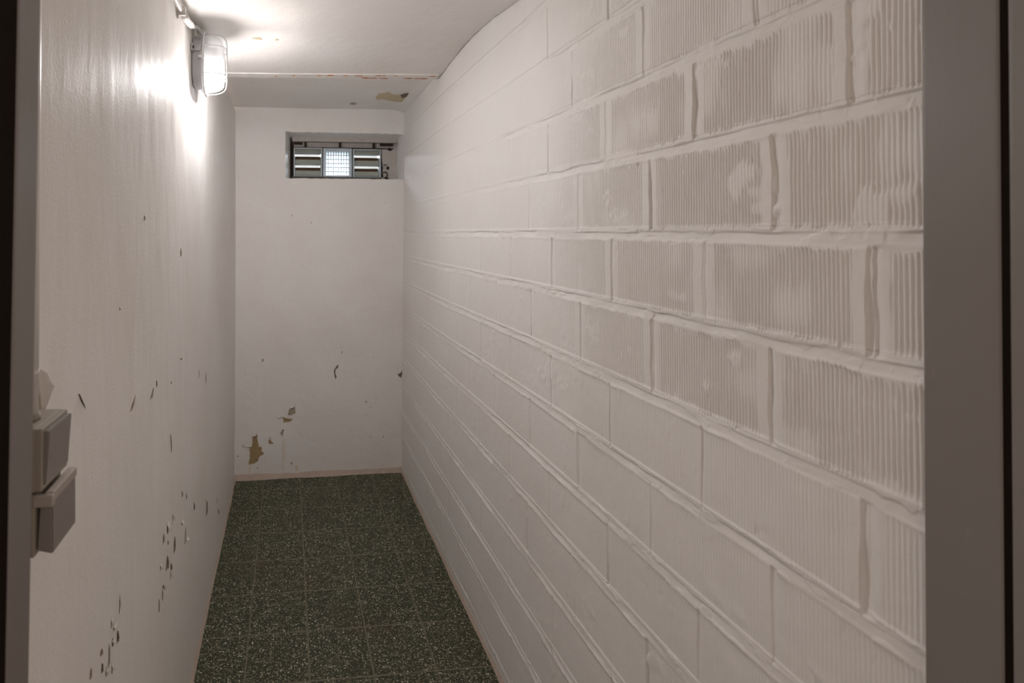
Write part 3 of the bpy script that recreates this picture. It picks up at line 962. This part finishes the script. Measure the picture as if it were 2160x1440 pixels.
# light well outside
bm = bmesh.new()
add_box(bm, (-0.5, 4.05, 0.9), (1.2, 4.20, 2.4))
lw = obj_bm('wall_lightwell', bm, M['render'])
tag(lw, 'outside wall of the light well beyond the cellar window', 'wall', kind='structure')
bm = bmesh.new()      # thickness of the end wall round the opening
add_box(bm, (-0.6, 3.02, -0.05), (-0.02, 3.24, 2.2))
add_box(bm, (0.672, 3.02, -0.05), (1.2, 3.24, 2.2))
add_box(bm, (-0.02, 3.02, -0.05), (0.672, 3.24, 1.672))
add_box(bm, (-0.02, 3.02, 1.966), (0.672, 3.24, 2.2))
obj_bm('masonry', bm, M['render'], wall_back)

# ---------------------------------------------------------------- bulkhead lamp on the left wall
LY, LZ = 1.652, 1.903
lamp = empty('bulkhead_lamp', (XL, LY, LZ))
tag(lamp, 'lit oval bulkhead lamp with wire guard high on the left wall', 'lamp')


def oval(a, b, n=48, p=2.6):
    out = []
    for i in range(n):
        t = 2 * math.pi * i / n
        c, s = math.cos(t), math.sin(t)
        out.append((a * math.copysign(abs(c) ** (2 / p), c), b * math.copysign(abs(s) ** (2 / p), s)))
    return out


def loft_x(bm, secs, cap0=True, cap1=True, n=48, p=2.6):
    """secs: (x, half width in y, half height in z, z shift)"""
    rings = []
    for x, a, b, dz in secs:
        rings.append([bm.verts.new((x, LY + yy, LZ + dz + zz_)) for yy, zz_ in oval(a, b, n, p)])
    for r0, r1 in zip(rings, rings[1:]):
        for i in range(n):
            bm.faces.new((r0[i], r0[(i + 1) % n], r1[(i + 1) % n], r1[i]))
    if cap0: bm.faces.new(rings[0])
    if cap1: bm.faces.new(rings[-1])


bm = bmesh.new()
loft_x(bm, [(XL + 0.0005, 0.043, 0.073, 0), (XL + 0.004, 0.046, 0.076, 0), (XL + 0.025, 0.046, 0.076, 0), (XL + 0.026, 0.050, 0.088, 0), (XL + 0.032, 0.051, 0.090, 0), (XL + 0.034, 0.049, 0.088, 0)], p=3.2)
obj_bm('housing', bm, M['lamp_grey'], lamp, smooth=False)
# ribbed glass dome
GX = XL + 0.033
bm = bmesh.new()
secs = []
for i in range(15):
    t = i / 14
    s = (1 - (1 - (1 - t) ** 2.6) ** 0.0) if False else t
    ins = 0.036 * (1 - (1 - t ** 2.8) ** (1 / 2.8))
    secs.append((GX + 0.060 * t, 0.046 - ins, 0.086 - ins, 0))
N = 72
rings = []
for x, a, b, dz in secs:
    row = []
    for yy, z_ in oval(a, b, N, 2.8):
        rb = 0.0008 * math.cos(2 * math.pi * z_ / 0.0062) if -0.075 < z_ < 0.045 else 0.0
        k = 1 + rb / max(math.hypot(yy, z_), 0.02)
        row.append(bm.verts.new((x + (rb if a < 0.036 else 0), LY + yy * k, LZ + z_)))
    rings.append(row)
for r0, r1 in zip(rings, rings[1:]):
    for i in range(N):
        bm.faces.new((r0[i], r0[(i + 1) % N], r1[(i + 1) % N], r1[i]))
bm.faces.new(rings[-1])
gl = obj_bm('glass_cover', bm, M['lamp_glass'], lamp, smooth=True)
gl['label'] = 'ribbed clear glass cover'
# bulb and holder
BX, BZ = GX + 0.0215, LZ - 0.040
def dome(bm, lo, hi, r, rz, n=24, m=10):
    rows = []
    for i in range(m + 1):
        a = lo + (hi - lo) * i / m
        c, sn = max(math.cos(a), 1e-4), math.sin(a)
        rows.append([bm.verts.new((BX + r * c * math.cos(2 * math.pi * k / n), LY + r * c * math.sin(2 * math.pi * k / n), BZ + rz * sn)) for k in range(n)])
    for r0, r1 in zip(rows, rows[1:]):
        for k in range(n):
            bm.faces.new((r0[k], r0[(k + 1) % n], r1[(k + 1) % n], r1[k]))
bm = bmesh.new()
dome(bm, -math.pi / 2, 0.0, 0.0168, 0.030)
bl = obj_bm('bulb', bm, M['bulb'], lamp, smooth=True)
bm = bmesh.new()
add_tube(bm, [(BX, LY, BZ), (BX, LY, BZ + 0.012), (BX, LY, BZ + 0.030), (BX, LY, BZ + 0.048)], [0.0172, 0.0165, 0.0135, 0.0125], 24)
bb = obj_bm('bulb_base', bm, plain('bulb_base_white', (0.85, 0.85, 0.84), 0.4, var=0.02), lamp, smooth=True)
bm = bmesh.new()
add_tube(bm, [(BX, LY, BZ + 0.046), (BX, LY, BZ + 0.088)], 0.0165, 20)
add_box(bm, (GX - 0.002, LY - 0.016, BZ + 0.056), (BX, LY + 0.016, BZ + 0.086), 0.003)
obj_bm('bulb_holder', bm, plain('porcelain', (0.8, 0.8, 0.78), 0.3, var=0.02), lamp, smooth=False)
bm = bmesh.new()
add_tube(bm, [(BX, LY, BZ - 0.0020), (BX, LY, BZ - 0.0008), (BX, LY, BZ + 0.010)], [0.0190, 0.0190, 0.0176], 28, caps=False)
obj_bm('bulb_light_skirt', bm, plain('skirt_white', (0.85, 0.85, 0.84), 0.4, var=0.02), lamp, smooth=False)  # skirt added round the bulb to cut its light towards the ceiling
# wire guard
bm = bmesh.new()
add_tube(bm, [(GX + 0.003, LY + yy, LZ + z_) for yy, z_ in oval(0.0535, 0.0965, 64, 2.8)], 0.0032, 10, closed=True)
prof = []
for i in range(25):
    t = i / 24
    ins = 0.036 * (1 - (1 - t ** 2.8) ** (1 / 2.8))
    prof.append((GX + 0.004 + 0.0645 * t, 0.0965 - ins))
top = [(x, LY, LZ + z_) for x, z_ in prof]
bot = [(x, LY, LZ - z_) for x, z_ in reversed(prof)]
add_tube(bm, top + bot, 0.0020, 8)
for dz in (0.045, -0.040):
    pr2 = []
    for i in range(17):
        t = i / 16
        ins = 0.036 * (1 - (1 - t ** 2.8) ** (1 / 2.8))
        pr2.append((GX + 0.004 + 0.0625 * t, 0.0500 - ins))
    arc = [(x, LY - yy, LZ + dz) for x, yy in pr2] + [(x, LY + yy, LZ + dz) for x, yy in reversed(pr2)]
    add_tube(bm, arc, 0.0018, 8)
wg = obj_bm('wire_guard', bm, M['wire'], lamp, smooth=True)
# clip, mounting lug with screw, cable gland
bm = bmesh.new()
add_box(bm, (GX - 0.012, LY - 0.056, LZ + 0.004), (GX + 0.008, LY - 0.048, LZ + 0.012), 0.002)
obj_bm('clip', bm, M['wire'], lamp)
bm = bmesh.new()
add_box(bm, (XL + 0.001, LY - 0.062, LZ + 0.024), (XL + 0.006, LY - 0.040, LZ + 0.046), 0.002)
add_box(bm, (XL + 0.004, LY - 0.052, LZ + 0.026), (XL + 0.030, LY - 0.046, LZ + 0.044), 0.002)
lg = obj_bm('mounting_lug', bm, M['lamp_grey'], lamp)
bm = bmesh.new()
add_tube(bm, [(XL + 0.005, LY - 0.056, LZ + 0.035), (XL + 0.009, LY - 0.056, LZ + 0.035)], [0.0045, 0.0035], 12)
obj_bm('screw', bm, M['iron'], lg)
bm = bmesh.new()
add_tube(bm, [(XL + 0.017, LY - 0.006, LZ + 0.072), (XL + 0.017, LY - 0.006, LZ + 0.084), (XL + 0.017, LY - 0.006, LZ + 0.0845), (XL + 0.017, LY - 0.006, LZ + 0.092)], [0.011, 0.011, 0.008, 0.008], 14)
obj_bm('cable_gland', bm, M['cable'], lamp, smooth=False)

# supply cable in the corner of wall and ceiling
cab = empty('lamp_cable', (XL, 1.5, 1.98))
tag(cab, 'white cable run under the ceiling to the bulkhead lamp', 'cable')
cx_ = XL + 0.0105
tube('cable_run', spline([(cx_, Y0, 1.966), (cx_, 0.8, 1.967), (cx_, 1.1, 1.966), (cx_, 1.30, 1.965), (cx_, 1.42, 1.966), (cx_ + 0.001, 1.50, 1.972), (cx_ + 0.002, 1.56, 1.985),
                          (cx_ + 0.004, 1.60, 2.000), (cx_ + 0.0065, 1.63, 2.004), (XL + 0.017, 1.645, 1.998), (XL + 0.017, 1.646, 1.985)], 8), 0.0062, M['cable'], cab, 12)
tube('cable_sleeve', [(cx_ + .001, 1.41, 1.9655), (cx_ + .001, 1.46, 1.968), (cx_ + .002, 1.50, 1.972), (cx_ + .002, 1.535, 1.979)], 0.0098, M['cable'], cab, 14)
bm = bmesh.new()
add_box(bm, (XL, 1.403, 1.954), (XL + 0.021, 1.412, 1.979), 0.002)
add_box(bm, (XL, 1.403, 1.944), (XL + 0.004, 1.412, 1.956), 0.001)
obj_bm('cable_clip', bm, M['cable'], cab)

# ---------------------------------------------------------------- switch and socket unit by the door
sw = empty('switch_socket_unit', (XL, 0.583, 1.11))
tag(sw, 'beige surface mounted switch over flap socket beside the door frame', 'switch')
SY0, SY1, ZT, ZM, ZB = 0.552, 0.614, 1.1765, 1.1125, 1.0465
XF = -0.2465
bm = bmesh.new()
add_box(bm, (XL - 0.002, SY0, ZM - 0.001), (XF - 0.008, SY1, ZT), 0.003, 3)
add_box(bm, (XL - 0.002, SY0, ZB), (XF - 0.008, SY1, ZM - 0.003), 0.003, 3)
obj_bm('housing', bm, M['switch'], sw)
bm = bmesh.new()
add_box(bm, (XF - 0.009, SY0 + 0.0005, ZM), (XF - 0.0015, SY1 - 0.0005, ZT - 0.0008), 0.0018, 3)
obj_bm('cover_frame', bm, M['switch'], sw)
bm = bmesh.new()       # tilted rocker plate
y0, y1, za, zb = SY0 + 0.0045, SY1 - 0.003, ZM + 0.005, ZT - 0.0045
vs = [(XF - 0.003, y0, za), (XF - 0.003, y1, za), (XF - 0.003, y1, zb), (XF - 0.003, y0, zb), (XF + 0.0005, y0, za), (XF + 0.0005, y1, za), (XF + 0.0042, y1, zb), (XF + 0.0042, y0, zb)]
V = [bm.verts.new(p) for p in vs]
for q in ((0, 1, 2, 3), (4, 5, 6, 7), (0, 1, 5, 4), (1, 2, 6, 5), (2, 3, 7, 6), (3, 0, 4, 7)):
    bm.faces.new([V[i] for i in q])
bmesh.ops.bevel(bm, geom=list(bm.edges), offset=0.0009, segments=2, affect='EDGES')
rk = obj_bm('rocker', bm, M['switch_face_shaded'], sw)
rk['label'] = 'grey rocker plate, tone darkened for shade'
bm = bmesh.new()       # socket flap, thicker at its foot
y0, y1, za, zb = SY0 + 0.003, SY1 - 0.001, ZB + 0.0015, ZM - 0.008
vs = [(XF - 0.007, y0, za + .004), (XF - 0.007, y1, za + .004), (XF - 0.004, y1, zb), (XF - 0.004, y0, zb), (XF + 0.0085, y0, za), (XF + 0.0085, y1, za), (XF + 0.0080, y1, zb + .004), (XF + 0.0080, y0, zb + .004)]
V = [bm.verts.new(p) for p in vs]
for q in ((0, 1, 2, 3), (4, 5, 6, 7), (0, 1, 5, 4), (1, 2, 6, 5), (2, 3, 7, 6), (3, 0, 4, 7)):
    bm.faces.new([V[i] for i in q])
bmesh.ops.bevel(bm, geom=list(bm.edges), offset=0.0015, segments=2, affect='EDGES')
fp = obj_bm('socket_flap', bm, M['switch_face_shaded'], sw)
fp['label'] = 'grey hinged socket flap, tone darkened for shade'
bm = bmesh.new()
add_box(bm, (XF - 0.0005, SY0 + 0.004, ZM - 0.0125), (XF + 0.0088, SY1 + 0.0005, ZM - 0.0020), 0.0022, 3)
add_box(bm, (XF - 0.010, SY0 - 0.0008, ZM - 0.0155), (XF + 0.0100, SY0 + 0.005, ZM - 0.0030), 0.003, 3)
hg = obj_bm('hinge', bm, M['switch_light'], fp, smooth=False)
hg['label'] = 'lighter hinge barrel of the flap'

cnd = empty('switch_conduit', (XL, 0.56, 1.18))
tag(cnd, 'white upright conduit entering the top of the wall switch', 'conduit')
tube('conduit_pipe', [(-0.2715, 0.580, 1.172), (-0.2715, 0.580, 1.40), (-0.272, 0.580, 1.70), (-0.272, 0.580, 2.015)], 0.0070, M['cable'], cnd, 16)
tube('conduit_socket', [(-0.2715, 0.580, 1.2235), (-0.2715, 0.580, 1.2290)], 0.0080, M['cable'], cnd, 16)
tube('conduit_collar', [(-0.2715, 0.580, 1.1755), (-0.2715, 0.580, 1.1825)], 0.0092, M['switch'], cnd, 16)

# ---------------------------------------------------------------- door frame (leaning a touch out of plumb)
door = empty('door_1', (0.2, 0.44, 0.0))
tag(door, 'grey door frame with dark rubber seals close to the viewer', 'door frame', kind='structure')
LEAN = 0.0095
lean = lambda x, z: x + LEAN * (z - 1.28)


def lean_box(name, lo, hi, mat, bevel=0.003):
    bm = bmesh.new()
    add_box(bm, lo, hi, bevel, 3)
    for v in bm.verts:
        v.co.x = lean(v.co.x, v.co.z)
    return obj_bm(name, bm, mat, door)


JX0, JX1 = -0.2130, 0.6320
lean_box('jamb', (XL - 0.10, 0.4255, -0.0), (JX0, 0.461, 2.10), M['frame'])
lean_box('seal', (XL - 0.10, 0.370, 0.0), (JX0 - 0.001, 0.4255, 2.10), M['seal'], 0.001)
lean_box('outer_jamb', (XL - 0.10, 0.300, 0.0), (JX0 - 0.004, 0.370, 2.10), M['frame'])
lean_box('jamb', (JX1, 0.4015, -0.0), (XR + 0.12, 0.4585, 2.10), M['frame'])
lean_box('seal', (JX1 + 0.0015, 0.3955, 0.0), (XR + 0.12, 0.4015, 2.10), M['seal'], 0.0005)
lean_box('outer_jamb', (JX1 - 0.0005, 0.300, 0.0), (XR + 0.12, 0.3955, 2.10), M['frame'])
lean_box('head', (XL - 0.10, 0.300, 2.0), (XR + 0.12, 0.459, 2.12), M['frame'])
bm = bmesh.new()
add_box(bm, (-1.2, 0.32, 0.0), (XL - 0.06, 0.44, 2.2))
add_box(bm, (XR + 0.08, 0.32, 0.0), (1.6, 0.44, 2.2))
add_box(bm, (XL - 0.06, 0.32, 2.08), (XR + 0.08, 0.44, 2.2))
wf = obj_bm('wall_front', bm, M['wall_back'])
tag(wf, 'wall around the door opening nearest the viewer', 'wall', kind='structure')
